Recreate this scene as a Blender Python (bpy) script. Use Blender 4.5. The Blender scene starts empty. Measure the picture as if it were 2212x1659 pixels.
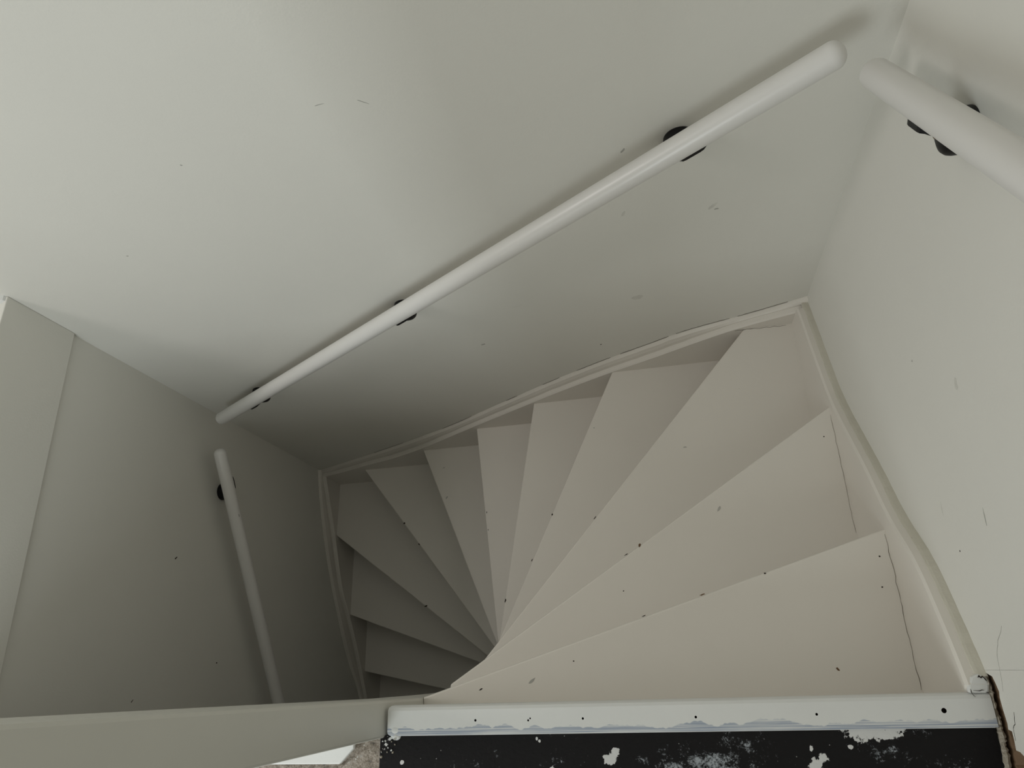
import bpy, bmesh, math, random
from mathutils import Vector, Matrix

random.seed(7)
scene = bpy.context.scene
COL = scene.collection

# ------------------------------------------------------------------ camera
cam_d = bpy.data.cameras.new('camera')
cam_d.sensor_fit = 'HORIZONTAL'
cam_d.sensor_width = 36.0
cam_d.lens = 1499.2 * 36.0 / 2212.0
cam_d.clip_start = 0.02
cam = bpy.data.objects.new('camera', cam_d)
COL.objects.link(cam)
cam.matrix_world = Matrix((
    (0.9757776, 0.10920808, 0.18955649, 1.42657607),
    (-0.02855627, 0.92265586, -0.38456561, 0.04472555),
    (-0.21689307, 0.36983748, 0.9034255, 1.17289086),
    (0, 0, 0, 1)))
scene.camera = cam

# ------------------------------------------------------------------ world, light, exposure
world = bpy.data.worlds.new('world')
scene.world = world
world.use_nodes = True
world.node_tree.nodes['Background'].inputs['Color'].default_value = (0.80, 0.90, 1.0, 1)
world.node_tree.nodes['Background'].inputs['Strength'].default_value = 0.15

ld = bpy.data.lights.new('window_daylight', 'AREA')
ld.shape = 'RECTANGLE'
ld.size = 0.72
ld.size_y = 0.95
ld.energy = 13.2
ld.color = (0.91, 0.98, 1.0)
lo = bpy.data.objects.new('window_daylight', ld)
COL.objects.link(lo)
lo.location = (0.34, -1.14, 0.78)
lo.rotation_euler = (math.radians(90), 0, 0)      # shines along +Y through the landing window

ld2 = bpy.data.lights.new('added_high_fill', 'AREA')
ld2.shape = 'RECTANGLE'
ld2.size = 0.80
ld2.size_y = 0.60
ld2.energy = 12.4
ld2.color = (1.0, 0.96, 0.94)
lo2 = bpy.data.objects.new('added_high_fill', ld2)
COL.objects.link(lo2)
lo2.location = (-1.12, 0.20, 1.90)
lo2.rotation_euler = (math.radians(45), 0, math.radians(-90))   # added fill lamp, slants down from the left to lift treads and right wall

vs = scene.view_settings
vs.view_transform = 'Standard'
vs.look = 'None'
vs.gamma = 1.0
vs.use_curve_mapping = False
vs.exposure = 0.0

# ------------------------------------------------------------------ measures (metres)
H = 0.19                       # riser
W = 1.8145                     # inner face of right string
D = 0.8686                     # inner face of back string
T = 0.030                      # string thickness
WX, WY, LX = W + T, D + T, -T  # wall planes: right, back, left
NX0, NX1, NY0 = 0.835, 0.953, -0.0455   # newel post
CEIL = 2.45
LOW = -2.66                    # lower floor

# ------------------------------------------------------------------ materials
def new_mat(name):
    m = bpy.data.materials.new(name)
    m.use_nodes = True
    nt = m.node_tree
    return m, nt, nt.nodes['Principled BSDF']

def N(nt, kind, **kw):
    n = nt.nodes.new(kind)
    for k, v in kw.items():
        setattr(n, k, v)
    return n

def ramp(nt, fac, stops):
    r = N(nt, 'ShaderNodeValToRGB')
    els = r.color_ramp.elements
    while len(els) < len(stops):
        els.new(0.5)
    for e, (p, c) in zip(els, stops):
        e.position = p
        e.color = c if len(c) == 4 else (*c, 1)
    nt.links.new(fac, r.inputs[0])
    return r.outputs[0]

def noise(nt, vec, scale, detail=4, rough=0.55):
    n = N(nt, 'ShaderNodeTexNoise')
    n.inputs['Scale'].default_value = scale
    n.inputs['Detail'].default_value = detail
    n.inputs['Roughness'].default_value = rough
    nt.links.new(vec, n.inputs['Vector'])
    return n.outputs['Fac']

def math_n(nt, op, a, b=None, clamp=False):
    n = N(nt, 'ShaderNodeMath', operation=op, use_clamp=clamp)
    for i, v in enumerate((a, b)):
        if v is None:
            continue
        if isinstance(v, (int, float)):
            n.inputs[i].default_value = v
        else:
            nt.links.new(v, n.inputs[i])
    return n.outputs[0]

def mix(nt, fac, a, b):
    n = N(nt, 'ShaderNodeMix', data_type='RGBA')
    if isinstance(fac, (int, float)):
        n.inputs[0].default_value = fac
    else:
        nt.links.new(fac, n.inputs[0])
    for i, v in ((6, a), (7, b)):
        if isinstance(v, tuple):
            n.inputs[i].default_value = (*v, 1) if len(v) == 3 else v
        else:
            nt.links.new(v, n.inputs[i])
    return n.outputs[2]

def bump(nt, bsdf, height, strength, dist=0.001):
    b = N(nt, 'ShaderNodeBump')
    b.inputs['Strength'].default_value = strength
    b.inputs['Distance'].default_value = dist
    nt.links.new(height, b.inputs['Height'])
    nt.links.new(b.outputs[0], bsdf.inputs['Normal'])

def paint(name, col, rough=0.5, mott=0.03, specks=0.0, grain=180, bstr=0.25, bdist=0.0006, spec=0.4):
    """painted surface: base colour, faint mottling, optional small dirt specks, fine relief"""
    m, nt, b = new_mat(name)
    tc = N(nt, 'ShaderNodeTexCoord').outputs['Object']
    c2 = tuple(x * (1 - mott * 2) for x in col)
    base = ramp(nt, noise(nt, tc, 2.3, 5), [(0.3, c2), (0.7, col)])
    if specks:
        f = noise(nt, tc, 62, 3, 0.6)
        base = mix(nt, ramp(nt, f, [(0.80 - specks, (0, 0, 0)), (0.83 - specks, (0.55,) * 3)]), base, (0.16, 0.13, 0.09))
    nt.links.new(base, b.inputs['Base Color'])
    b.inputs['Roughness'].default_value = rough
    b.inputs['Specular IOR Level'].default_value = spec
    bump(nt, b, noise(nt, tc, grain, 3), bstr, bdist)
    return m

def plain(name, col, rough=0.5, spec=0.4):
    m, nt, b = new_mat(name)
    tc = N(nt, 'ShaderNodeTexCoord').outputs['Object']
    c2 = tuple(x * 0.85 for x in col)
    nt.links.new(ramp(nt, noise(nt, tc, 40, 3), [(0.35, c2), (0.65, col)]), b.inputs['Base Color'])
    b.inputs['Roughness'].default_value = rough
    b.inputs['Specular IOR Level'].default_value = spec
    return m

M_WALL = paint('white_wall_paint', (0.825, 0.812, 0.752), 0.62, 0.015, 0.0, 240, 0.30)
M_STAIR = paint('cream_stair_paint', (0.83, 0.79, 0.722), 0.42, 0.02, 0.03, 300, 0.15)
M_NEWEL = paint('cream_newel_paint', (0.725, 0.715, 0.655), 0.32, 0.02, 0.02, 120, 0.12)
M_RAIL = paint('white_rail_gloss', (0.81, 0.795, 0.765), 0.30, 0.01, 0.0, 60, 0.06, spec=0.5)
M_BEAD = paint('cream_bead_paint', (0.70, 0.67, 0.575), 0.5, 0.06, 0.05, 90, 0.6, 0.002)
M_BLACK = plain('black_bracket_coat', (0.004, 0.004, 0.005), 0.45, 0.3)
M_CHIP = plain('chip_dark', (0.035, 0.025, 0.018), 0.8)
M_CHIP_BROWN = plain('chip_brown_wood', (0.16, 0.09, 0.045), 0.8)
M_SCUFF = plain('scuff_grey', (0.50, 0.49, 0.45), 0.7)
M_PALE = plain('patch_pale', (0.755, 0.74, 0.68), 0.6)
M_CRACK = plain('crack_dark', (0.16, 0.135, 0.10), 0.9)
M_WOOD = paint('bare_wood', (0.27, 0.175, 0.105), 0.75, 0.15, 0.0, 90, 0.5, 0.002)
M_PLASTER = paint('crumbled_plaster', (0.50, 0.45, 0.37), 0.9, 0.15, 0.12, 140, 1.0, 0.004)
M_DARK = plain('gap_dark', (0.010, 0.008, 0.006), 0.9)
M_BOARD = paint('white_board_paint', (0.86, 0.87, 0.85), 0.35, 0.01)
M_BLOB = paint('white_paint_blob', (0.81, 0.815, 0.795), 0.38, 0.01)
M_LOWER = paint('lower_floor_grey', (0.30, 0.29, 0.26), 0.6, 0.05)
M_CEIL = paint('ceiling_white', (0.80, 0.80, 0.78), 0.8, 0.01)

def m_nosing():
    """white gloss over grey-blue primer that shows as brushed streaks along the back edge"""
    m, nt, b = new_mat('white_nosing_paint')
    tc = N(nt, 'ShaderNodeTexCoord').outputs['Object']
    sep = N(nt, 'ShaderNodeSeparateXYZ')
    nt.links.new(tc, sep.inputs[0])
    mp = N(nt, 'ShaderNodeMapping')
    mp.inputs['Scale'].default_value = (5, 500, 1)
    nt.links.new(tc, mp.inputs[0])
    streak = noise(nt, mp.outputs[0], 1.0, 4, 0.7)
    mp2 = N(nt, 'ShaderNodeMapping')
    mp2.inputs['Scale'].default_value = (12, 0.01, 0.01)
    nt.links.new(tc, mp2.inputs[0])
    wob = noise(nt, mp2.outputs[0], 1.0, 4, 0.6)
    # edge of the brushed band moves with wob: band where y < -0.043 + 0.02*(wob-0.3)
    edge = math_n(nt, 'MULTIPLY_ADD', wob, 0.052)
    edge.node.inputs[2].default_value = -0.0575
    dlt = math_n(nt, 'SUBTRACT', edge, sep.outputs['Y'])
    band = math_n(nt, 'MULTIPLY', dlt, 700.0, True)
    back = math_n(nt, 'MULTIPLY', math_n(nt, 'ADD', sep.outputs['Y'], 0.0425), 900.0, True)
    band = math_n(nt, 'MULTIPLY', band, back)
    st = ramp(nt, streak, [(0.40, (0.10,) * 3), (0.56, (1, 1, 1))])
    f = math_n(nt, 'MULTIPLY', band, st)
    base = ramp(nt, noise(nt, tc, 6, 4), [(0.3, (0.77, 0.775, 0.755)), (0.7, (0.81, 0.815, 0.795))])
    nt.links.new(mix(nt, f, base, (0.36, 0.41, 0.50)), b.inputs['Base Color'])
    b.inputs['Roughness'].default_value = 0.38
    bump(nt, b, noise(nt, tc, 90, 3), 0.25, 0.0008)
    return m
M_NOSING = m_nosing()

def m_floor():
    """black floor paint, worn and smeared with white plaster in places"""
    m, nt, b = new_mat('black_floor_paint')
    tc = N(nt, 'ShaderNodeTexCoord').outputs['Object']
    def blobs(lst):
        acc = None
        for (x, y, rx, ry, s) in lst:
            mp = N(nt, 'ShaderNodeMapping')
            mp.inputs['Location'].default_value = (-x / rx, -y / ry, 0)
            mp.inputs['Scale'].default_value = (1 / rx, 1 / ry, 0)
            nt.links.new(tc, mp.inputs[0])
            g = N(nt, 'ShaderNodeVectorMath', operation='LENGTH')
            nt.links.new(mp.outputs[0], g.inputs[0])
            v = math_n(nt, 'MULTIPLY', math_n(nt, 'SUBTRACT', 1.0, g.outputs['Value'], True), s)
            acc = v if acc is None else math_n(nt, 'MAXIMUM', acc, v)
        return acc
    dusty = blobs([(1.46, -0.085, 0.115, 0.040, 0.52), (1.505, -0.060, 0.06, 0.022, 0.42), (1.40, -0.09, 0.05, 0.02, 0.5),
                   (1.70, -0.072, 0.06, 0.02, 0.34), (1.775, -0.09, 0.05, 0.02, 0.3), (1.75, -0.046, 0.05, 0.012, 0.3),
                   (1.25, -0.075, 0.05, 0.02, 0.25), (1.36, -0.078, 0.03, 0.012, 0.3), (1.10, -0.085, 0.09, 0.03, 0.16)])
    fine = noise(nt, tc, 300, 8, 0.78)
    mid = noise(nt, tc, 55, 4, 0.6)
    tex = math_n(nt, 'ADD', math_n(nt, 'MULTIPLY', math_n(nt, 'SUBTRACT', fine, 0.5), 1.9), math_n(nt, 'MULTIPLY', math_n(nt, 'SUBTRACT', mid, 0.5), 1.3))
    d = math_n(nt, 'ADD', math_n(nt, 'MULTIPLY', dusty, 1.15), tex)
    fd = ramp(nt, d, [(0.40, (0, 0, 0)), (0.70, (0.75,) * 3)])
    solid = blobs([(1.672, -0.042, 0.040, 0.022, 1.0), (1.712, -0.040, 0.028, 0.012, 0.9), (1.700, -0.049, 0.03, 0.010, 0.9),
                   (1.312, -0.077, 0.017, 0.011, 0.9), (1.321, -0.068, 0.010, 0.007, 0.9), (1.601, -0.087, 0.015, 0.014, 0.9),
                   (1.612, -0.078, 0.010, 0.010, 0.9), (1.598, -0.066, 0.004, 0.006, 1.0), (1.6505, -0.0645, 0.005, 0.004, 1.0),
                   (1.202, -0.049, 0.003, 0.004, 1.0), (1.206, -0.052, 0.003, 0.003, 1.0), (0.984, -0.080, 0.0045, 0.0045, 1.0),
                   (1.225, -0.092, 0.006, 0.007, 1.0), (0.962, -0.047, 0.008, 0.006, 0.5), (0.955, -0.056, 0.010, 0.012, 0.35)])
    s = math_n(nt, 'ADD', solid, math_n(nt, 'MULTIPLY', math_n(nt, 'SUBTRACT', noise(nt, tc, 150, 5, 0.65), 0.5), 1.5))
    sm = math_n(nt, 'MULTIPLY', math_n(nt, 'SUBTRACT', s, 0.30), 14.0, True)
    sm = math_n(nt, 'MULTIPLY', sm, math_n(nt, 'MULTIPLY', solid, 12.0, True))
    # scattered tiny specks
    vor = N(nt, 'ShaderNodeTexVoronoi')
    vor.inputs['Scale'].default_value = 95
    nt.links.new(tc, vor.inputs['Vector'])
    sp = ramp(nt, vor.outputs['Distance'], [(0.055, (0.7,) * 3), (0.085, (0, 0, 0))])
    spn = ramp(nt, noise(nt, tc, 30, 2), [(0.52, (0, 0, 0)), (0.58, (1, 1, 1))])
    sp = math_n(nt, 'MULTIPLY', sp, spn)
    col = mix(nt, fd, (0.0075, 0.0068, 0.0075), (0.50, 0.54, 0.58))
    col = mix(nt, sp, col, (0.45, 0.45, 0.43))
    col = mix(nt, sm, col, (0.70, 0.70, 0.69))
    nt.links.new(col, b.inputs['Base Color'])
    b.inputs['Roughness'].default_value = 0.55
    b.inputs['Specular IOR Level'].default_value = 0.2
    bump(nt, b, s, 0.3, 0.0015)
    return m
M_FLOOR = m_floor()

def m_screed():
    m, nt, b = new_mat('rough_beige_screed')
    tc = N(nt, 'ShaderNodeTexCoord').outputs['Object']
    n1 = noise(nt, tc, 130, 6, 0.7)
    n2 = noise(nt, tc, 420, 5, 0.7)
    c = ramp(nt, n1, [(0.30, (0.05, 0.045, 0.04)), (0.45, (0.36, 0.29, 0.22)), (0.60, (0.62, 0.54, 0.46)), (0.72, (0.75, 0.74, 0.72))])
    nt.links.new(mix(nt, 0.35, c, ramp(nt, n2, [(0.35, (0.12, 0.10, 0.08)), (0.65, (0.75, 0.70, 0.64))])), b.inputs['Base Color'])
    b.inputs['Roughness'].default_value = 0.95
    bump(nt, b, n1, 1.0, 0.006)
    return m
M_SCREED = m_screed()

def m_glass():
    m, nt, b = new_mat('window_glass')
    b.inputs['Base Color'].default_value = (0.95, 0.98, 1, 1)
    b.inputs['Transmission Weight'].default_value = 1.0
    b.inputs['Roughness'].default_value = 0.02
    b.inputs['IOR'].default_value = 1.45
    return m
M_GLASS = m_glass()

# ------------------------------------------------------------------ helpers
def link_mesh(name, bm, mat, parent=None, smooth=False, bevel=0.0, seg=2, recalc=True):
    if recalc:
        bmesh.ops.recalc_face_normals(bm, faces=bm.faces)
    me = bpy.data.meshes.new(name)
    bm.to_mesh(me)
    bm.free()
    me.materials.append(mat)
    if smooth:
        for p in me.polygons:
            p.use_smooth = True
    o = bpy.data.objects.new(name, me)
    COL.objects.link(o)
    if parent:
        o.parent = parent
        o.matrix_parent_inverse = parent_inv(parent)
    if bevel:
        md = o.modifiers.new('bevel', 'BEVEL')
        md.width = bevel
        md.segments = seg
        md.limit_method = 'ANGLE'
        md.angle_limit = math.radians(35)
        md.harden_normals = False
    return o

def parent_inv(p):
    m = Matrix.Identity(4)
    while p is not None:
        m = p.matrix_basis @ m if False else m
        m = Matrix.Translation(p.location) @ m if p.rotation_euler.to_matrix().is_identity else p.matrix_basis @ m
        p = p.parent
        if p is not None:
            break
    return m.inverted()

def tag(o, label=None, cat=None, group=None, kind=None):
    if label: o['label'] = label
    if cat: o['category'] = cat
    if group: o['group'] = group
    if kind: o['kind'] = kind
    return o

def empty(name):
    """a thing's root at the world origin, so that parts keep world coordinates"""
    o = bpy.data.objects.new(name, None)
    o.empty_display_size = 0.1
    COL.objects.link(o)
    return o

def add_box(bm, x0, x1, y0, y1, z0, z1):
    v = [bm.verts.new((x, y, z)) for x in (x0, x1) for y in (y0, y1) for z in (z0, z1)]
    for f in ((0, 1, 3, 2), (4, 6, 7, 5), (0, 4, 5, 1), (2, 3, 7, 6), (0, 2, 6, 4), (1, 5, 7, 3)):
        bm.faces.new([v[i] for i in f])

def box(name, dims, mat, parent=None, bevel=0.0):
    bm = bmesh.new()
    add_box(bm, *dims)
    return link_mesh(name, bm, mat, parent, bevel=bevel)

def add_prism(bm, pts, z0, z1):
    """extrude a plan polygon (list of (x, y)) from z0 to z1"""
    a = [bm.verts.new((x, y, z0)) for x, y in pts]
    b = [bm.verts.new((x, y, z1)) for x, y in pts]
    n = len(pts)
    bm.faces.new(a[::-1])
    bm.faces.new(b)
    for i in range(n):
        j = (i + 1) % n
        bm.faces.new((a[i], a[j], b[j], b[i]))

def add_prism_x(bm, pts, x0, x1):
    """extrude a (y, z) polygon along x"""
    a = [bm.verts.new((x0, y, z)) for y, z in pts]
    b = [bm.verts.new((x1, y, z)) for y, z in pts]
    n = len(pts)
    bm.faces.new(a)
    bm.faces.new(b[::-1])
    for i in range(n):
        j = (i + 1) % n
        bm.faces.new((a[i], b[i], b[j], a[j]))

def sweep(bm, sections):
    """join equal-length closed cross sections (lists of 3-D points) into a solid"""
    rings = [[bm.verts.new(p) for p in s] for s in sections]
    n = len(rings[0])
    for r0, r1 in zip(rings, rings[1:]):
        for i in range(n):
            j = (i + 1) % n
            bm.faces.new((r0[i], r0[j], r1[j], r1[i]))
    bm.faces.new(rings[0][::-1])
    bm.faces.new(rings[-1])

def tube(bm, pts, radii, seg=24):
    """round tube through points with a radius each, closed ends"""
    pts = [Vector(p) for p in pts]
    secs = []
    up = None
    for i, p in enumerate(pts):
        d = (pts[min(i + 1, len(pts) - 1)] - pts[max(i - 1, 0)]).normalized()
        if up is None:
            up = Vector((0, 0, 1)) if abs(d.z) < 0.95 else Vector((1, 0, 0))
        u = d.cross(up).normalized()
        w = u.cross(d).normalized()
        up = w
        secs.append([p + (u * math.cos(a) + w * math.sin(a)) * radii[i]
                     for a in (2 * math.pi * k / seg for k in range(seg))])
    sweep(bm, secs)

def capsule(bm, a, b, r, seg=40, n=7, flat=0.85):
    """rail with rounded ends"""
    a, b = Vector(a), Vector(b)
    d = (b - a).normalized()
    pts, rad = [], []
    for k in range(n + 1):
        t = math.pi / 2 * (k / n)
        pts.append(a - d * r * flat * math.cos(t))
        rad.append(max(r * math.sin(t), 0.0006))
    for k in range(n + 1):
        t = math.pi / 2 * (1 - k / n)
        pts.append(b + d * r * flat * math.cos(t))
        rad.append(max(r * math.sin(t), 0.0006))
    tube(bm, pts, rad, seg)

def clip(poly, a, b, keep_left=True):
    """clip a convex plan polygon with the line a->b"""
    ax, ay = a
    bx, by = b
    def s(p):
        v = (bx - ax) * (p[1] - ay) - (by - ay) * (p[0] - ax)
        return v if keep_left else -v
    out = []
    for i in range(len(poly)):
        p, q = poly[i], poly[(i + 1) % len(poly)]
        sp, sq = s(p), s(q)
        if sp >= 0:
            out.append(p)
        if sp * sq < 0:
            t = sp / (sp - sq)
            out.append((p[0] + (q[0] - p[0]) * t, p[1] + (q[1] - p[1]) * t))
    return out

def interp(tab, x):
    """Catmull-Rom style interpolation of a sorted table [(x, y), ...]"""
    if x <= tab[0][0]:
        return tab[0][1] + (x - tab[0][0]) * (tab[1][1] - tab[0][1]) / (tab[1][0] - tab[0][0])
    if x >= tab[-1][0]:
        return tab[-1][1] + (x - tab[-1][0]) * (tab[-1][1] - tab[-2][1]) / (tab[-1][0] - tab[-2][0])
    for i in range(len(tab) - 1):
        if x <= tab[i + 1][0]:
            break
    def m(k):
        k0, k1 = max(k - 1, 0), min(k + 1, len(tab) - 1)
        return (tab[k1][1] - tab[k0][1]) / (tab[k1][0] - tab[k0][0])
    h = tab[i + 1][0] - tab[i][0]
    t = (x - tab[i][0]) / h
    return ((2 * t**3 - 3 * t**2 + 1) * tab[i][1] + (t**3 - 2 * t**2 + t) * h * m(i)
            + (-2 * t**3 + 3 * t**2) * tab[i + 1][1] + (t**3 - t**2) * h * m(i + 1))

def blot(name, parent, c, u, v, ru, rv, mat, lift=0.0004, n=9, jag=0.35):
    """a small thin irregular chip or scuff lying on a surface: centre c, in-plane axes u, v"""
    c, u, v = Vector(c), Vector(u).normalized(), Vector(v).normalized()
    nn = u.cross(v).normalized() * lift
    bm = bmesh.new()
    ring = []
    for k in range(n):
        a = 2 * math.pi * k / n
        q = 1 + random.uniform(-jag, jag)
        ring.append(c + u * ru * q * math.cos(a) + v * rv * q * math.sin(a))
    top = [bm.verts.new(p + nn) for p in ring]
    bot = [bm.verts.new(p - nn) for p in ring]
    bm.faces.new(top)
    bm.faces.new(bot[::-1])
    for k in range(n):
        j = (k + 1) % n
        bm.faces.new((bot[k], bot[j], top[j], top[k]))
    return link_mesh(name, bm, mat, parent)

def crack(name, parent, pts, side, normal, width, mat, jit=0.0012, step=0.010, lift=0.0004):
    """a thin jagged line along a polyline on a surface"""
    pts = [Vector(p) for p in pts]
    side, normal = Vector(side).normalized(), Vector(normal).normalized()
    line = []
    for a, b in zip(pts, pts[1:]):
        n = max(1, int((b - a).length / step))
        for k in range(n):
            line.append(a.lerp(b, k / n) + side * random.uniform(-jit, jit))
    line.append(pts[-1])
    secs = []
    for i, p in enumerate(line):
        w = width * random.uniform(0.35, 1.0) * (0.3 if i in (0, len(line) - 1) else 1)
        secs.append([p - side * w / 2 + normal * lift, p + side * w / 2 + normal * lift,
                     p + side * w / 2 - normal * lift, p - side * w / 2 - normal * lift])
    bm = bmesh.new()
    sweep(bm, secs)
    return link_mesh(name, bm, mat, parent)

# ------------------------------------------------------------------ setting: walls, floors, ceiling, window
wb = tag(box('wall_back', (-1.30, WX + 0.12, WY, WY + 0.12, LOW, CEIL), M_WALL), 'white painted back wall of the stairwell behind the long handrail', kind='structure')
wr = tag(box('wall_right', (WX, WX + 0.12, 0.030, WY, LOW, CEIL), M_WALL), 'white painted wall on the right of the stairwell', kind='structure')

# front part of the right wall: plaster skin with a broken lower edge
rag = [(0.0302, -0.02), (0.0272, 0.0027), (0.0221, 0.0228), (0.014, 0.0277), (0.0032, 0.0321), (-0.0117, 0.0289),
       (-0.0285, 0.0301), (-0.043, 0.0285), (-0.0445, 0.0388), (-0.0554, 0.0381), (-0.0669, 0.0355), (-0.0679, 0.047),
       (-0.075, 0.060), (-0.10, 0.052), (-0.14, 0.058), (-0.20, 0.045), (-0.35, 0.055), (-0.6, 0.05), (-1.24, 0.05)]
fine_rag = []
random.seed(4)
for (y0, z0), (y1, z1) in zip(rag, rag[1:]):
    nsub = max(1, int(math.hypot(y1 - y0, z1 - z0) / 0.006)) if y0 > -0.25 else 1
    for q in range(nsub):
        f = q / nsub
        fine_rag.append((y0 + (y1 - y0) * f, z0 + (z1 - z0) * f + (random.uniform(-0.0018, 0.0018) if q else 0)))
rag = fine_rag + [rag[-1]]
bm = bmesh.new()
top0 = [bm.verts.new((WX, y, CEIL)) for y, z in rag]
bot0 = [bm.verts.new((WX, y, z)) for y, z in rag]
top1 = [bm.verts.new((WX + 0.010, y, CEIL)) for y, z in rag]
bot1 = [bm.verts.new((WX + 0.010, y, z + random.uniform(-0.001, 0.003))) for y, z in rag]
for i in range(len(rag) - 1):
    bm.faces.new((top0[i], top0[i + 1], bot0[i + 1], bot0[i]))
    bm.faces.new((top1[i], bot1[i], bot1[i + 1], top1[i + 1]))
    bm.faces.new((bot0[i], bot0[i + 1], bot1[i + 1], bot1[i]))
    bm.faces.new((top0[i], top1[i], top1[i + 1], top0[i + 1]))
bm.faces.new((top0[0], bot0[0], bot1[0], top1[0]))
bm.faces.new((top0[-1], top1[-1], bot1[-1], bot0[-1]))
link_mesh('plaster_skin', bm, M_WALL, wr)
box('wall_core', (WX + 0.016, WX + 0.12, -1.24, 0.030, -0.30, CEIL), M_WOOD, wr)
bm = bmesh.new()   # sliver of wood at the foot of the broken plaster
sl = [(0.024, 1.8492), (0.006, 1.8525), (-0.012, 1.8515), (-0.03, 1.8530), (-0.05, 1.8512), (-0.068, 1.8520), (-0.095, 1.8500), (-0.20, 1.851), (-0.5, 1.852)]
secs = [[(x, y, -0.08), (x + 0.012, y, -0.08), (x + 0.012, y, 0.006), (x + 0.0015, y, 0.004 + 0.004 * math.sin(i * 2.1))] for i, (y, x) in enumerate(sl)]
random.seed(21)
fine_secs = []
for k0, k1 in zip(secs, secs[1:]):
    nsub = max(1, int(abs(k1[0][1] - k0[0][1]) / 0.0035))
    for q in range(nsub):
        f = q / nsub
        jx, jz = random.uniform(-0.0007, 0.0007), random.uniform(-0.002, 0.002)
        fine_secs.append([(a[0] + (b_[0] - a[0]) * f + (jx if m in (0, 3) else 0), a[1] + (b_[1] - a[1]) * f, a[2] + (b_[2] - a[2]) * f + (jz if m == 3 else 0)) for m, (a, b_) in enumerate(zip(k0, k1))])
fine_secs.append(secs[-1])
sweep(bm, fine_secs)
tag(link_mesh('wood_sliver', bm, M_WOOD, wr), 'bare brown wood showing in the gap below the wall')
bm = bmesh.new()   # crumbled plaster between floor edge and gap
cr = [(0.022, 1.8445, 1.8470), (0.010, 1.8450, 1.8482), (-0.002, 1.8440, 1.8490), (-0.010, 1.8440, 1.8472), (-0.020, 1.8425, 1.8482), (-0.030, 1.8425, 1.8488),
      (-0.040, 1.8430, 1.8480), (-0.048, 1.8425, 1.8475), (-0.056, 1.8425, 1.8492), (-0.066, 1.8415, 1.8478), (-0.076, 1.8405, 1.8485), (-0.092, 1.8392, 1.8450), (-0.13, 1.838, 1.846), (-0.3, 1.838, 1.846)]
secs = []
for i, (y, x0, x1) in enumerate(cr):
    zt = 0.0025 + 0.0025 * random.random()
    secs.append([(x0 - 0.002, y, -0.06), (x1, y, -0.06), (x1, y, zt - 0.002), ((x0 + x1) / 2, y, zt), (x0 - 0.001, y, zt - 0.002)])
fine_secs = []
for k0, k1 in zip(secs, secs[1:]):
    nsub = max(1, int(abs(k1[0][1] - k0[0][1]) / 0.0025))
    for q in range(nsub):
        f = q / nsub
        jx, jz, jl = random.uniform(-0.0011, 0.0011), random.uniform(-0.0022, 0.0018), random.uniform(-0.0010, 0.0006)
        fine_secs.append([(a[0] + (b_[0] - a[0]) * f + (jx if m in (1, 2) else jl if m == 4 else 0), a[1] + (b_[1] - a[1]) * f, a[2] + (b_[2] - a[2]) * f + (jz if m in (2, 3) else 0)) for m, (a, b_) in enumerate(zip(k0, k1))])
fine_secs.append(secs[-1])
sweep(bm, fine_secs)
tag(link_mesh('plaster_crumble', bm, M_PLASTER, wr), 'ragged crumbled plaster strip beside the floor edge')
box('gap_bottom', (1.8465, WX + 0.02, -1.2, 0.026, -0.09, -0.06), M_DARK, wr)

wl = tag(box('wall_left', (LX - 0.09, LX, -0.60, WY, LOW, -0.03), M_WALL), 'shaded wall on the left of the lower flight', kind='structure')
# edge of the upper floor on the left: fascia a little proud of the wall below
bm = bmesh.new()
add_prism_x(bm, [(-0.60, -0.205), (0.06, -0.191), (WY, -0.172), (WY, 0.030), (-0.60, 0.030)], LX - 0.02, -0.020)
tag(link_mesh('trim_1', bm, M_WALL, bevel=0.002), 'pale fascia board along the floor edge above the left wall', kind='structure')
bm = bmesh.new()
prof = [(-0.125, -0.004), (-0.125, 0.034), (-0.066, 0.036), (-0.056, 0.031), (-0.052, 0.020), (-0.054, 0.006), (-0.058, -0.004)]
sweep(bm, [[(x, y, z) for x, z in prof] for y in (-0.55, 0.2, 0.70, 0.8985)])
sweep(bm, [[(x + 0.030 - (0.010 if k == 0 else 0), y, z + 0.004) for x, z in prof] for k, y in enumerate((0.880, 0.886, 0.8985))])
tag(link_mesh('trim_2', bm, M_NOSING), 'rounded white nosing strip on the floor edge at far left', kind='structure')

# upper floor (L-shaped): landing in front and the side beyond the left wall
bm = bmesh.new()
add_box(bm, 0.946, 1.8395, -1.24, -0.0425, -0.17, -0.001)
fl = tag(link_mesh('floor', bm, M_FLOOR), 'black painted landing floor smeared with white plaster', kind='structure')
bm = bmesh.new()   # rough screed where the black floor has been taken up
nx, ny = 60, 24
xs = [0.42 + (0.946 - 0.42) * i / nx for i in range(nx + 1)]
ys = [-0.20 + 0.154 * j / ny for j in range(ny + 1)]
g = [[bm.verts.new((x, y, -0.004 + random.uniform(-0.0022, 0.0022))) for y in ys] for x in xs]
for i in range(nx):
    for j in range(ny):
        bm.faces.new((g[i][j], g[i + 1][j], g[i + 1][j + 1], g[i][j + 1]))
e = bmesh.ops.extrude_face_region(bm, geom=bm.faces[:])
for v in [q for q in e['geom'] if isinstance(q, bmesh.types.BMVert)]:
    v.co.z = -0.06
tag(link_mesh('screed_patch', bm, M_SCREED, fl), 'rough beige screed with grit beside the black floor')
bm = bmesh.new()
add_box(bm, -1.30, 0.946, -1.24, -0.20, -0.17, -0.002)
add_box(bm, -1.30, 0.42, -0.20, -0.046, -0.17, -0.002)
add_box(bm, 0.42, 0.946, -0.20, -0.046, -0.17, -0.06)
add_box(bm, -1.30, LX - 0.02, -0.046, WY, -0.17, -0.002)
link_mesh('floor_slab', bm, M_LOWER, fl)
random.seed(3)
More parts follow.
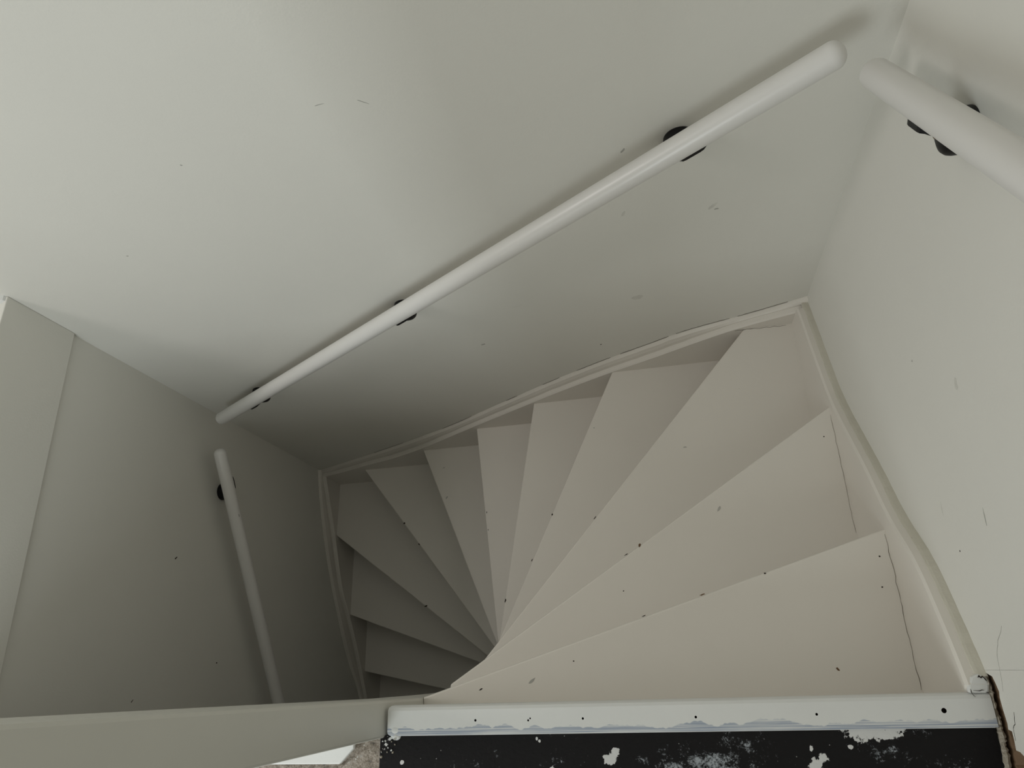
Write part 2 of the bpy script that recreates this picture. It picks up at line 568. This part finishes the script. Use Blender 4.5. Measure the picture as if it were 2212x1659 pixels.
for k in range(26):   # small lumps of plaster on floor and screed
    x, y = random.choice([(random.uniform(0.95, 0.972), random.uniform(-0.066, -0.036)), (random.uniform(0.90, 0.95), random.uniform(-0.085, -0.048))])
    r = random.uniform(0.0008, 0.0022)
    bm = bmesh.new()
    bmesh.ops.create_icosphere(bm, subdivisions=1, radius=r)
    for v in bm.verts:
        v.co = Vector((x, y, 0.0)) + v.co * random.uniform(0.7, 1.3)
    link_mesh('plaster_crumb', bm, M_PLASTER if k % 3 else M_BOARD, fl)

tag(box('ceiling', (-1.30, WX + 0.12, -1.24, WY + 0.12, CEIL, CEIL + 0.1), M_CEIL), 'white ceiling above the stairwell', kind='structure')
bm = bmesh.new()
SY0, SY1, SZ0, SZ1 = -0.24, 0.64, 1.58, 2.24
add_box(bm, -1.40, -1.30, -1.24, SY0, -0.17, CEIL)
add_box(bm, -1.40, -1.30, SY1, WY + 0.12, -0.17, CEIL)
add_box(bm, -1.40, -1.30, SY0, SY1, -0.17, SZ0)
add_box(bm, -1.40, -1.30, SY0, SY1, SZ1, CEIL)
tag(link_mesh('wall_side', bm, M_WALL), 'white wall at the far left of the landing', kind='structure')
bm = bmesh.new()
wx0, wx1, wz0, wz1 = -0.09, 0.81, 0.18, 1.38
add_box(bm, -1.40, wx0, -1.34, -1.24, -0.17, CEIL)
add_box(bm, wx1, WX + 0.12, -1.34, -1.24, -0.17, CEIL)
add_box(bm, wx0, wx1, -1.34, -1.24, -0.17, wz0)
add_box(bm, wx0, wx1, -1.34, -1.24, wz1, CEIL)
tag(link_mesh('wall_front', bm, M_WALL), 'white wall with the window behind the landing', kind='structure')
win = tag(empty('window_1'), 'white framed window that lights the landing', kind='structure')
bm = bmesh.new()
for d in ((wx0, wx0 + 0.045, wz0, wz1), (wx1 - 0.045, wx1, wz0, wz1), (wx0, wx1, wz0, wz0 + 0.045), (wx0, wx1, wz1 - 0.045, wz1)):
    add_box(bm, d[0], d[1], -1.32, -1.26, d[2], d[3])
link_mesh('window_frame', bm, M_BOARD, win)
box('pane', (wx0 + 0.04, wx1 - 0.04, -1.296, -1.290, wz0 + 0.04, wz1 - 0.04), M_GLASS, win)
win = tag(empty('added_window_2'), 'unseen white framed high window added in the side wall for the fill light', kind='structure')  # out of view, added to go with the high fill lamp
bm = bmesh.new()
for d in ((SY0, SY0 + 0.04, SZ0, SZ1), (SY1 - 0.04, SY1, SZ0, SZ1), (SY0, SY1, SZ0, SZ0 + 0.04), (SY0, SY1, SZ1 - 0.04, SZ1)):
    add_box(bm, -1.38, -1.33, *d)
link_mesh('window_frame', bm, M_BOARD, win)
box('pane', (-1.358, -1.352, SY0 + 0.035, SY1 - 0.035, SZ0 + 0.035, SZ1 - 0.035), M_GLASS, win)

# lower hall
tag(box('floor_lower', (LX - 0.09, WX + 0.12, -0.75, WY + 0.12, LOW - 0.1, LOW), M_LOWER), 'grey floor of the hall at the foot of the stairs', kind='structure')
bm = bmesh.new()
add_box(bm, LX - 0.09, WX + 0.12, -0.75, -0.65, LOW, -0.17)
add_box(bm, 0.93, 0.96, -0.65, -0.05, LOW, -0.17)
tag(link_mesh('wall_lower', bm, M_WALL), 'wall of the hall below the landing', kind='structure')

# ------------------------------------------------------------------ staircase
st = tag(empty('staircase'), 'cream painted winding staircase fanning down around a newel post', 'staircase')

# nosing lines: tread number -> (outer end at wall string, point towards the newel)
NOSE = {
    0: ((1.85, 0.0), (0.95, 0.0)),
    1: ((1.820, 0.266), (1.208, 0.084)),
    2: ((1.818, 0.570), (1.195, 0.182)),
    3: ((1.692, 0.868), (1.087, 0.204)),
    4: ((1.328, 0.868), (1.011, 0.224)),
    5: ((1.053, 0.868), (0.938, 0.243)),
    6: ((0.805, 0.868), (0.858, 0.263)),
    7: ((0.535, 0.868), (0.782, 0.235)),
    8: ((0.203, 0.870), (0.714, 0.201)),
    9: ((-0.001, 0.636), (0.624, 0.160)),
    10: ((-0.001, 0.311), (0.571, 0.103)),
    11: ((-0.001, 0.073), (0.256, 0.017)),
    12: ((-0.001, -0.160), (0.40, -0.215)),
    13: ((-0.001, -0.390), (0.40, -0.41)),
}
def off(line, d):
    """line shifted by d to its uphill (right-hand when looking inwards) side"""
    (ax, ay), (bx, by) = line
    l = math.hypot(bx - ax, by - ay)
    nx, ny = (by - ay) / l, -(bx - ax) / l        # right of a->b
    return (ax - nx * d, ay - ny * d), (bx - nx * d, by - ny * d)

E0 = 0.006   # how far treads are housed into strings
RECT = [(-E0, -0.62), (W + E0, -0.62), (W + E0, D + E0), (-E0, D + E0)]
def zone(poly, i):
    """keep a tread on its own side of the newel"""
    if i <= 3:
        poly = clip(poly, (0.945, -1), (0.945, 1), keep_left=False)
    elif i <= 8:
        poly = clip(poly, (-1, 0.002), (3, 0.002), keep_left=True)
    else:
        poly = clip(poly, (0.842, -1), (0.842, 1), keep_left=True)
    return poly

def between(front, rear):
    """part of the stairwell downhill of `rear` and uphill of `front`"""
    p = RECT
    p = clip(p, front[0], front[1], keep_left=True)
    p = clip(p, rear[0], rear[1], keep_left=False)
    return p

treads = {}
for i in range(1, 14):
    z = -i * H
    front = NOSE[i]
    rear = off(NOSE[i - 1], 0.040)
    p = zone(between(front, rear), i)
    if len(p) >= 3:
        bm = bmesh.new()
        add_prism(bm, p, z - 0.032, z)
        treads[i] = link_mesh('tread', bm, M_STAIR, st, bevel=0.0035, seg=2)
    # riser below the nosing of this tread
    if i < 13:
        p = zone(between(off(NOSE[i], 0.022), off(NOSE[i], 0.040)), i)
        if len(p) >= 3:
            bm = bmesh.new()
            add_prism(bm, p, z - H - 0.01, z - 0.020)
            link_mesh('riser', bm, M_STAIR, st)
box('riser', (0.945, W + E0, -0.040, -0.022, -H - 0.01, -0.012), M_STAIR, st)

# wall strings with their top profile (position along wall -> height of top edge)
PB = [(0.0, -1.560), (0.10, -1.520), (0.221, -1.462), (0.40, -1.383), (0.542, -1.297), (0.812, -1.103), (1.056, -0.931), (1.138, -0.874), (1.321, -0.758), (1.44, -0.692), (1.617, -0.588), (1.70, -0.548), (1.821, -0.504)]
PBO = [(0.0, -1.547), (0.339, -1.369), (0.677, -1.173), (0.94, -0.982), (1.124, -0.850), (1.30, -0.735), (1.447, -0.652), (1.543, -0.598), (1.716, -0.535), (1.834, -0.487)]
PL = [(-0.60, -2.500), (-0.20, -2.235), (-0.016, -2.113), (0.158, -2.000), (0.308, -1.888), (0.405, -1.805), (0.635, -1.691), (0.75, -1.630), (0.869, -1.566)]
PLO = [(-0.60, -2.47), (-0.015, -2.092), (0.107, -1.975), (0.262, -1.858), (0.494, -1.712), (0.695, -1.613), (0.857, -1.556), (0.90, -1.548)]
PR = [(-0.05, -0.012), (-0.004, -0.010), (0.006, 0.005), (0.020, 0.004), (0.097, -0.030), (0.196, -0.085), (0.278, -0.158), (0.394, -0.235), (0.568, -0.360), (0.675, -0.409), (0.856, -0.480), (0.90, -0.500)]
PRO = [(-0.02, 0.004), (0.035, -0.004), (0.109, -0.040), (0.245, -0.139), (0.388, -0.240), (0.50, -0.318), (0.645, -0.409), (0.75, -0.452), (0.882, -0.498), (0.90, -0.503)]

def string(name, tab, rng, place, label, n=48, depth=0.42):
    bm = bmesh.new()
    secs = []
    for k in range(n + 1):
        s = rng[0] + (rng[1] - rng[0]) * k / n
        z = interp(tab, s)
        secs.append([place(s, 0.0, z - depth), place(s, 0.0, z - 0.004), place(s, 0.004, z), place(s, T, z), place(s, T, z - depth)])
    sweep(bm, secs)
    return tag(link_mesh(name, bm, M_STAIR, st), label)

def bead(tab_in, tab_out, rng, place, mat, n=60, label=None, minh=0.004, wob=0.0006):
    """quarter-round strip on top of a string, against the wall"""
    bm = bmesh.new()
    secs = []
    for k in range(n + 1):
        s = rng[0] + (rng[1] - rng[0]) * k / n
        zi = interp(tab_in, s)
        zo = max(interp(tab_out, s), zi + minh) + random.uniform(-wob, wob)
        e = 0.015 + random.uniform(-wob, wob)
        secs.append([place(s, e, zi - 0.002), place(s, e + 0.001, zi + (zo - zi) * 0.40), place(s, e + 0.005, zi + (zo - zi) * 0.80),
                     place(s, T - 0.002, zo), place(s, T + 0.001, zo), place(s, T + 0.001, zi - 0.002)])
    sweep(bm, secs)
    return tag(link_mesh('bead', bm, mat, st, smooth=False), label)

back = lambda s, d, z: (s, D + d, z)
left = lambda s, d, z: (-d, s, z)
right = lambda s, d, z: (W + d, s, z)
sb = string('wall_string', PB, (-T, WX), back, 'cream string board along the back wall')
sl_ = string('wall_string', PL, (-0.60, D), left, 'cream string board along the shaded left wall')
sr = string('wall_string', PR, (-0.045, D), right, 'cream string board along the right wall')
bead(PB, PBO, (-0.03, WX), back, M_STAIR, label='thin cream bead between back string and wall')
bead(PL, PLO, (-0.60, WY - 0.002), left, M_STAIR, label='thin cream bead between left string and wall')
bead(PR, PRO, (0.022, WY - 0.002), right, M_BEAD, label='yellowed filler bead between right string and wall', minh=0.003, wob=0.0009)

# newel post: slim, slightly out of plumb on the stair side, rising from the lower floor to the ceiling
bm = bmesh.new()
secs = []
for z in (LOW, -1.0, -0.45, -0.2, 0.0, 0.25, 0.51, 0.72, 1.2, CEIL):
    yf = 0.0106 + 0.0172 * min(max(z, -0.3), 0.8)
    secs.append([(NX0, NY0, z), (NX1 - 0.004, NY0, z), (NX1 - 0.001, NY0 + 0.0012, z), (NX1, NY0 + 0.004, z), (NX1, yf - 0.005, z), (NX1 - 0.0015, yf - 0.0015, z), (NX1 - 0.005, yf, z), (NX0, yf, z)])
sweep(bm, secs)
nw = tag(link_mesh('newel_post', bm, M_NEWEL, st), 'cream newel post at the left of the top step')

# ------------------------------------------------------------------ landing nosing with screw holes
bm = bmesh.new()
prof = [(-0.0425, -0.020), (-0.0425, 0.0035), (-0.0415, 0.0045), (-0.006, 0.0045), (-0.0015, 0.0030), (0.0010, -0.0005), (0.0022, -0.006), (0.0010, -0.0125), (-0.003, -0.0185), (-0.008, -0.020)]
secs = []
for x, dy in ((0.9595, 0.006), (0.9605, 0.003), (0.963, 0.0008), (0.967, 0.0), (1.2, 0), (1.5, 0.0), (1.80, 0.0), (1.838, 0.0), (1.8425, 0.001)):
    secs.append([(x, min(max(y, -0.0425 + dy), 0.0022 - dy), z) for y, z in prof])
sweep(bm, secs)
nos = link_mesh('trim_3', bm, M_NOSING)
tag(nos, 'white painted nosing board with screw holes on the top step edge', kind='structure')
bmc = bmesh.new()
for x, y, r in ((1.1059, -0.0219, 0.0018), (1.2756, -0.0220, 0.0017), (1.4434, -0.0228, 0.0018), (1.6124, -0.0220, 0.0018),
                (1.7797, -0.0202, 0.0034), (1.1905, -0.0232, 0.0015), (1.1937, -0.0205, 0.0012)):
    bmesh.ops.create_cone(bmc, cap_ends=True, segments=14, radius1=r, radius2=r, depth=0.02,
                          matrix=Matrix.Translation((x, y, 0.005)))
cm = bpy.data.meshes.new('cut'); bmc.to_mesh(cm); bmc.free()
cm.materials.append(M_CHIP)
nos.data.materials.append(M_CHIP)
for pl in cm.polygons: pl.material_index = 0
cut = bpy.data.objects.new('cut', cm); COL.objects.link(cut)
bo = nos.modifiers.new('holes', 'BOOLEAN'); bo.operation = 'DIFFERENCE'; bo.object = cut; bo.solver = 'EXACT'; bo.material_mode = 'TRANSFER'
dg = bpy.context.evaluated_depsgraph_get()
nm = bpy.data.meshes.new_from_object(nos.evaluated_get(dg))
nos.modifiers.clear(); nos.data = nm; nm.name = 'trim_3'
bpy.data.objects.remove(cut)
for pt in ((0.9725, -0.0345, 0.0140), (0.9735, -0.0430, 0.0075)):   # blob of paint at the left end
    bm = bmesh.new()
    bmesh.ops.create_uvsphere(bm, u_segments=20, v_segments=10, radius=1.0)
    for v in bm.verts:
        v.co = Vector((pt[0] + v.co.x * pt[2], pt[1] + v.co.y * pt[2] * 0.8, -0.001 + v.co.z * 0.0061))
    link_mesh('paint_blob', bm, M_BLOB, nos, smooth=True)
blot('screw_head', nos, (0.9732, -0.0466, 0.0046), (1, 0.3, 0), (-0.3, 1, 0), 0.0028, 0.0016, M_SCUFF)
# filler lump where nosing, string and wall meet
bm = bmesh.new()
add_prism(bm, [(1.8165, 0.001), (1.8425, 0.001), (1.8455, 0.012), (1.8425, 0.0235), (1.833, 0.0262), (1.824, 0.022), (1.8170, 0.010)], -0.02, 0.0062)
tag(link_mesh('filler_lump', bm, M_NOSING, nos, bevel=0.003), 'lumpy white filler at the wall end of the nosing')

# white board lying behind the newel
bm = bmesh.new()
add_prism(bm, [(0.700, -0.0465), (0.700, -0.0815), (0.881, -0.0815), (0.9035, -0.0590), (0.9035, -0.0465)], -0.003, 0.006)
tag(link_mesh('base_board', bm, M_BOARD, None, bevel=0.0015), 'bright white board with clipped corner on rough screed behind the newel', 'board')

# ------------------------------------------------------------------ handrails with brackets
RR = 0.0203
def bracket(parent, wall_pt, normal, along, off_w, drop):
    """wall rosette, bent arm and saddle plate under a rail; wall_pt lies on the wall below the rail"""
    n, a = Vector(normal), Vector(along).normalized()
    c = Vector(wall_pt)
    up = Vector((0, 0, 1))
    side = up.cross(n).normalized()
    def disc(seg=32):
        return [[c + n * h + (side * math.cos(t) + up * math.sin(t)) * r for t in (2 * math.pi * k / seg for k in range(seg))]
                for r, h in ((0.0280, -0.001), (0.0285, 0.003), (0.0282, 0.022), (0.0270, 0.0270), (0.0235, 0.0315), (0.0160, 0.0350), (0.006, 0.0360))]
    bm = bmesh.new()
    rail_c = c + n * off_w + up * drop
    end = rail_c - up * (RR - 0.002)
    p0, p1, p2 = c + n * 0.010, c + n * (off_w * 0.82), end
    pts = [(p0 * (1 - t) * (1 - t) + p1 * 2 * t * (1 - t) + p2 * t * t) for t in (k / 10 for k in range(11))]
    tube(bm, pts, [0.0060] * 11, 14)
    arm = link_mesh('bracket', bm, M_BLACK, parent, smooth=True)
    tag(arm, 'black metal bracket arm')
    bm = bmesh.new()
    sweep(bm, disc())
    link_mesh('rosette', bm, M_BLACK, arm, smooth=True)
    # saddle plate hugging the underside along the rail
    w = a.cross(n).normalized()
    if w.z > 0: w = -w            # points to the rail's underside
    s = w.cross(a).normalized()
    bm = bmesh.new()
    secs = []
    for k in range(9):
        u = -0.026 + 0.052 * k / 8
        wd = 0.0105 * (1 - 0.55 * max(0, abs(u) / 0.026 - 0.7) / 0.3)
        q = rail_c + a * u
        secs.append([q + w * (RR - 0.003) + s * wd, q + w * (RR + 0.0045) + s * wd, q + w * (RR + 0.0055), q + w * (RR + 0.0045) - s * wd, q + w * (RR - 0.003) - s * wd])
    sweep(bm, secs)
    link_mesh('saddle', bm, M_BLACK, arm)

def handrail(label, a, b, wall_axis, wall_val, normal, stations):
    root = tag(empty('handrail'), label, 'handrail', 'white wall handrails round the stairwell')
    bm = bmesh.new()
    capsule(bm, a, b, RR)
    rail = link_mesh('rail', bm, M_RAIL, root, smooth=True)
    a, b = Vector(a), Vector(b)
    for st_, zw in stations:                   # position along the wall and height of the rosette
        k = 0 if wall_axis == 1 else 1
        t = (st_ - a[k]) / (b[k] - a[k])
        q = a.lerp(b, t)
        wp = q.copy()
        wp[wall_axis] = wall_val
        wp.z = q.z - 0.062 if zw is None else zw
        bracket(root, wp, normal, b - a, abs(q[wall_axis] - wall_val), q.z - wp.z)
    return root

hb = handrail('long white round handrail descending along the back wall on three black brackets', (0.0790, 0.8305, -0.6862), (1.7318, 0.8305, 0.3668), 1, WY, (0, -1, 0), ((1.529, 0.174), (0.8620, -0.259), (0.2280, -0.660)))
hr = handrail('thick white handrail near the camera on the right wall, top right', (1.7765, 0.7823, 0.3690), (1.7765, -0.2300, 1.0173), 0, WX, (-1, 0, 0), ((0.639, 0.405), (-0.05, None)))
hl = handrail('white handrail on the dark left wall, lowest of the three', (0.038, 0.7360, -0.7589), (0.038, -0.42, -1.5394), 0, LX, (1, 0, 0), ((0.645, -0.891), (-0.25, None)))
blot('paint_chip', hl, (0.0565, 0.555, -0.8745), (0.0, 0.8, 0.5), (0.6, -0.3, 0.5), 0.0045, 0.0025, M_CHIP)
ch = blot('paint_chip', hr, (1.7627, 0.575, 0.4865), (0.1, 0.8, -0.35), (0.6, -0.3, 0.5), 0.009, 0.0014, M_CHIP_BROWN)

# ------------------------------------------------------------------ wear: chips, scuffs and cracks
random.seed(11)
X_, Y_, Z_ = (1, 0, 0), (0, 1, 0), (0, 0, 1)
def tchip(i, x, y, r1, r2, mat=M_CHIP, ang=0.0):
    u = (math.cos(ang), math.sin(ang), 0); v = (-math.sin(ang), math.cos(ang), 0)
    blot('paint_chip', treads[i], (x, y, -i * H), u, v, r1, r2, mat)
tchip(2, 1.373, 0.2935, 0.0042, 0.0022, M_CHIP_BROWN, 1.2)
tchip(2, 1.342, 0.2755, 0.004, 0.0009, M_CHIP, 0.55)
tchip(3, 1.2625, 0.3985, 0.0055, 0.0013, M_CHIP, 0.85)
tchip(4, 1.1254, 0.4555, 0.0030, 0.0016, M_CHIP, 1.1)
tchip(4, 1.062, 0.332, 0.0035, 0.0012, M_CHIP, 1.1)
tchip(5, 0.9405, 0.247, 0.0055, 0.0018, M_CHIP, 1.4)
tchip(6, 0.838, 0.56, 0.003, 0.0013, M_CHIP, 1.6)
tchip(6, 0.842, 0.50, 0.0025, 0.0012, M_CHIP, 1.6)
tchip(7, 0.633, 0.671, 0.0065, 0.0028, M_SCUFF, 1.0)
tchip(7, 0.62, 0.79, 0.004, 0.0015, M_SCUFF, 0.2)
tchip(8, 0.3915, 0.626, 0.0055, 0.0035, M_CHIP, 0.5)
tchip(8, 0.458, 0.536, 0.005, 0.002, M_CHIP, -0.9)
tchip(9, 0.4252, 0.314, 0.0055, 0.0032, M_CHIP, 0.3)
tchip(1, 1.4835, 0.1675, 0.0045, 0.0013, M_CHIP_BROWN, 0.3)
tchip(1, 1.690, 0.0357, 0.0038, 0.0016, M_CHIP_BROWN, -0.8)
tchip(1, 1.3744, 0.135, 0.004, 0.0010, M_CHIP, 0.3)
tchip(1, 1.1616, 0.0314, 0.007, 0.0022, M_SCUFF, 0.7)
tchip(1, 1.064, 0.019, 0.004, 0.0010, M_CHIP, 0.6)
tchip(1, 1.598, 0.199, 0.0016, 0.0013, M_CHIP)
tchip(1, 1.795, 0.217, 0.0014, 0.0012, M_CHIP)
tchip(1, 1.788, 0.165, 0.0014, 0.0012, M_CHIP)
tchip(1, 1.24, 0.062, 0.0014, 0.0012, M_CHIP)
tchip(3, 1.504, 0.5607, 0.0045, 0.0016, M_SCUFF)
tchip(4, 1.262, 0.70, 0.002, 0.0015, M_SCUFF)
tchip(2, 1.79, 0.50, 0.0014, 0.0012, M_CHIP)
tchip(2, 1.55, 0.36, 0.006, 0.0025, M_SCUFF, 1.0)
tchip(2, 1.33, 0.20, 0.0014, 0.0012, M_CHIP)

for (x, z, a, b, ang, mt) in ((0.961, 0.397, 0.009, 0.0008, 0.1, M_SCUFF), (1.030, 0.386, 0.012, 0.0007, -0.7, M_SCUFF), (1.425, -0.373, 0.015, 0.010, 0.4, M_PALE),
                              (1.595, -0.041, 0.012, 0.004, 0.8, M_PALE), (1.602, -0.052, 0.004, 0.002, 0.0, M_SCUFF), (1.430, 0.167, 0.006, 0.002, 0.9, M_SCUFF),
                              (0.991, -0.528, 0.0055, 0.0030, 0.5, M_SCUFF), (1.3116, -0.620, 0.0035, 0.0014, 1.1, M_CHIP), (0.658, 0.326, 0.0022, 0.0018, 0, M_SCUFF),
                              (0.364, 0.103, 0.0022, 0.0015, 0, M_SCUFF), (1.418, -0.02, 0.008, 0.003, 1.2, M_PALE), (1.13, -0.34, 0.010, 0.0009, 0.2, M_PALE)):
    u = (math.cos(ang), 0, math.sin(ang)); v = (math.sin(ang), 0, -math.cos(ang))
    blot('scuff', wb, (x, WY, z), u, v, a, b, mt, lift=0.0003)
for (y, z, a, b, ang, mt) in ((0.397, 0.171, 0.009, 0.0045, 0.3, M_PALE), (0.219, 0.141, 0.010, 0.0014, 0.15, M_SCUFF), (0.487, 0.045, 0.002, 0.0015, 0, M_SCUFF), (0.257, 0.0055, 0.009, 0.0018, 0.2, M_PALE),
                               (0.19, 0.03, 0.0014, 0.0014, 0, M_CHIP)):
    u = (0, math.cos(ang), math.sin(ang)); v = (0, -math.sin(ang), math.cos(ang))
    blot('scuff', wr, (WX, y, z), u, v, a, b, mt, lift=0.0003)
for (y, z, a, b, ang, mt) in ((0.398, -0.710, 0.006, 0.002, -0.8, M_CHIP), (0.103, -0.982, 0.002, 0.003, 0, M_CHIP), (0.004, -0.622, 0.005, 0.0012, -0.7, M_CHIP)):
    u = (0, math.cos(ang), math.sin(ang)); v = (0, -math.sin(ang), math.cos(ang))
    blot('scuff', wl, (LX, y, z), u, v, a, b, mt, lift=0.0004)

# joints that have opened between treads and strings
crack('joint_crack', treads[1], [(1.8125, 0.255, -H), (1.8122, 0.12, -H), (1.8118, 0.0, -H)], X_, Z_, 0.0008, M_CRACK, jit=0.0012)
crack('joint_crack', treads[2], [(1.8122, 0.548, -2 * H), (1.8118, 0.40, -2 * H), (1.812, 0.29, -2 * H)], X_, Z_, 0.0006, M_CRACK, jit=0.0010)
crack('joint_crack', treads[3], [(1.67, 0.8672, -3 * H), (1.80, 0.8660, -3 * H)], Y_, Z_, 0.0010, M_CRACK, jit=0.0014)
random.seed(5)
for x0, x1, w in ((1.80, 1.68, 0.0012), (1.66, 1.52, 0.0014), (1.50, 1.36, 0.0022), (1.33, 1.22, 0.0016), (1.16, 1.10, 0.0022), (1.00, 0.955, 0.0022), (0.80, 0.66, 0.0012), (0.46, 0.30, 0.0010)):
    pts = [(x0 + (x1 - x0) * k / 6, WY - 0.0005, interp(PBO, x0 + (x1 - x0) * k / 6) + 0.0012) for k in range(7)]
    crack('joint_crack', sb, pts, Z_, (0, -1, 0), w, M_CRACK, jit=0.0008)
crack('joint_crack', nw, [(NX1 + 0.0002, 0.0085, -0.185), (NX1 + 0.0002, -0.004, -0.187)], Z_, X_, 0.0014, M_CRACK, jit=0.0005, step=0.004)
# cracks in the plaster of the right wall and in the filler
crack('plaster_crack', wr, [(WX, 0.083, 0.098), (WX, 0.066, 0.074), (WX, 0.048, 0.058), (WX, 0.020, 0.052), (WX, 0.004, 0.046)], Y_, (-1, 0, 0), 0.0013, M_SCUFF, jit=0.0012, step=0.006)
crack('plaster_crack', wr, [(WX, -0.020, 0.062), (WX, -0.034, 0.055), (WX, -0.040, 0.046), (WX, -0.055, 0.043)], Y_, (-1, 0, 0), 0.0013, M_CHIP, jit=0.0014, step=0.005)
crack('filler_crack', nos, [(1.822, 0.0035, 0.0064), (1.830, 0.0040, 0.0066), (1.836, 0.0042, 0.0066)], Y_, Z_, 0.0011, M_CHIP, jit=0.0008, step=0.003)
crack('filler_crack', nos, [(1.8375, 0.0015, 0.0064), (1.8425, 0.0005, 0.0064)], Y_, Z_, 0.0016, M_CHIP, jit=0.0006, step=0.002)
crack('filler_crack', nos, [(1.832, 0.0215, 0.0066), (1.838, 0.0205, 0.0066), (1.8425, 0.0165, 0.0064)], Y_, Z_, 0.0028, M_CHIP, jit=0.0016, step=0.002)
crack('filler_crack', nos, [(1.8195, 0.0065, 0.0060), (1.8200, 0.0005, 0.0056), (1.8235, -0.004, 0.0047)], X_, Z_, 0.0010, M_CHIP, jit=0.0006, step=0.002)
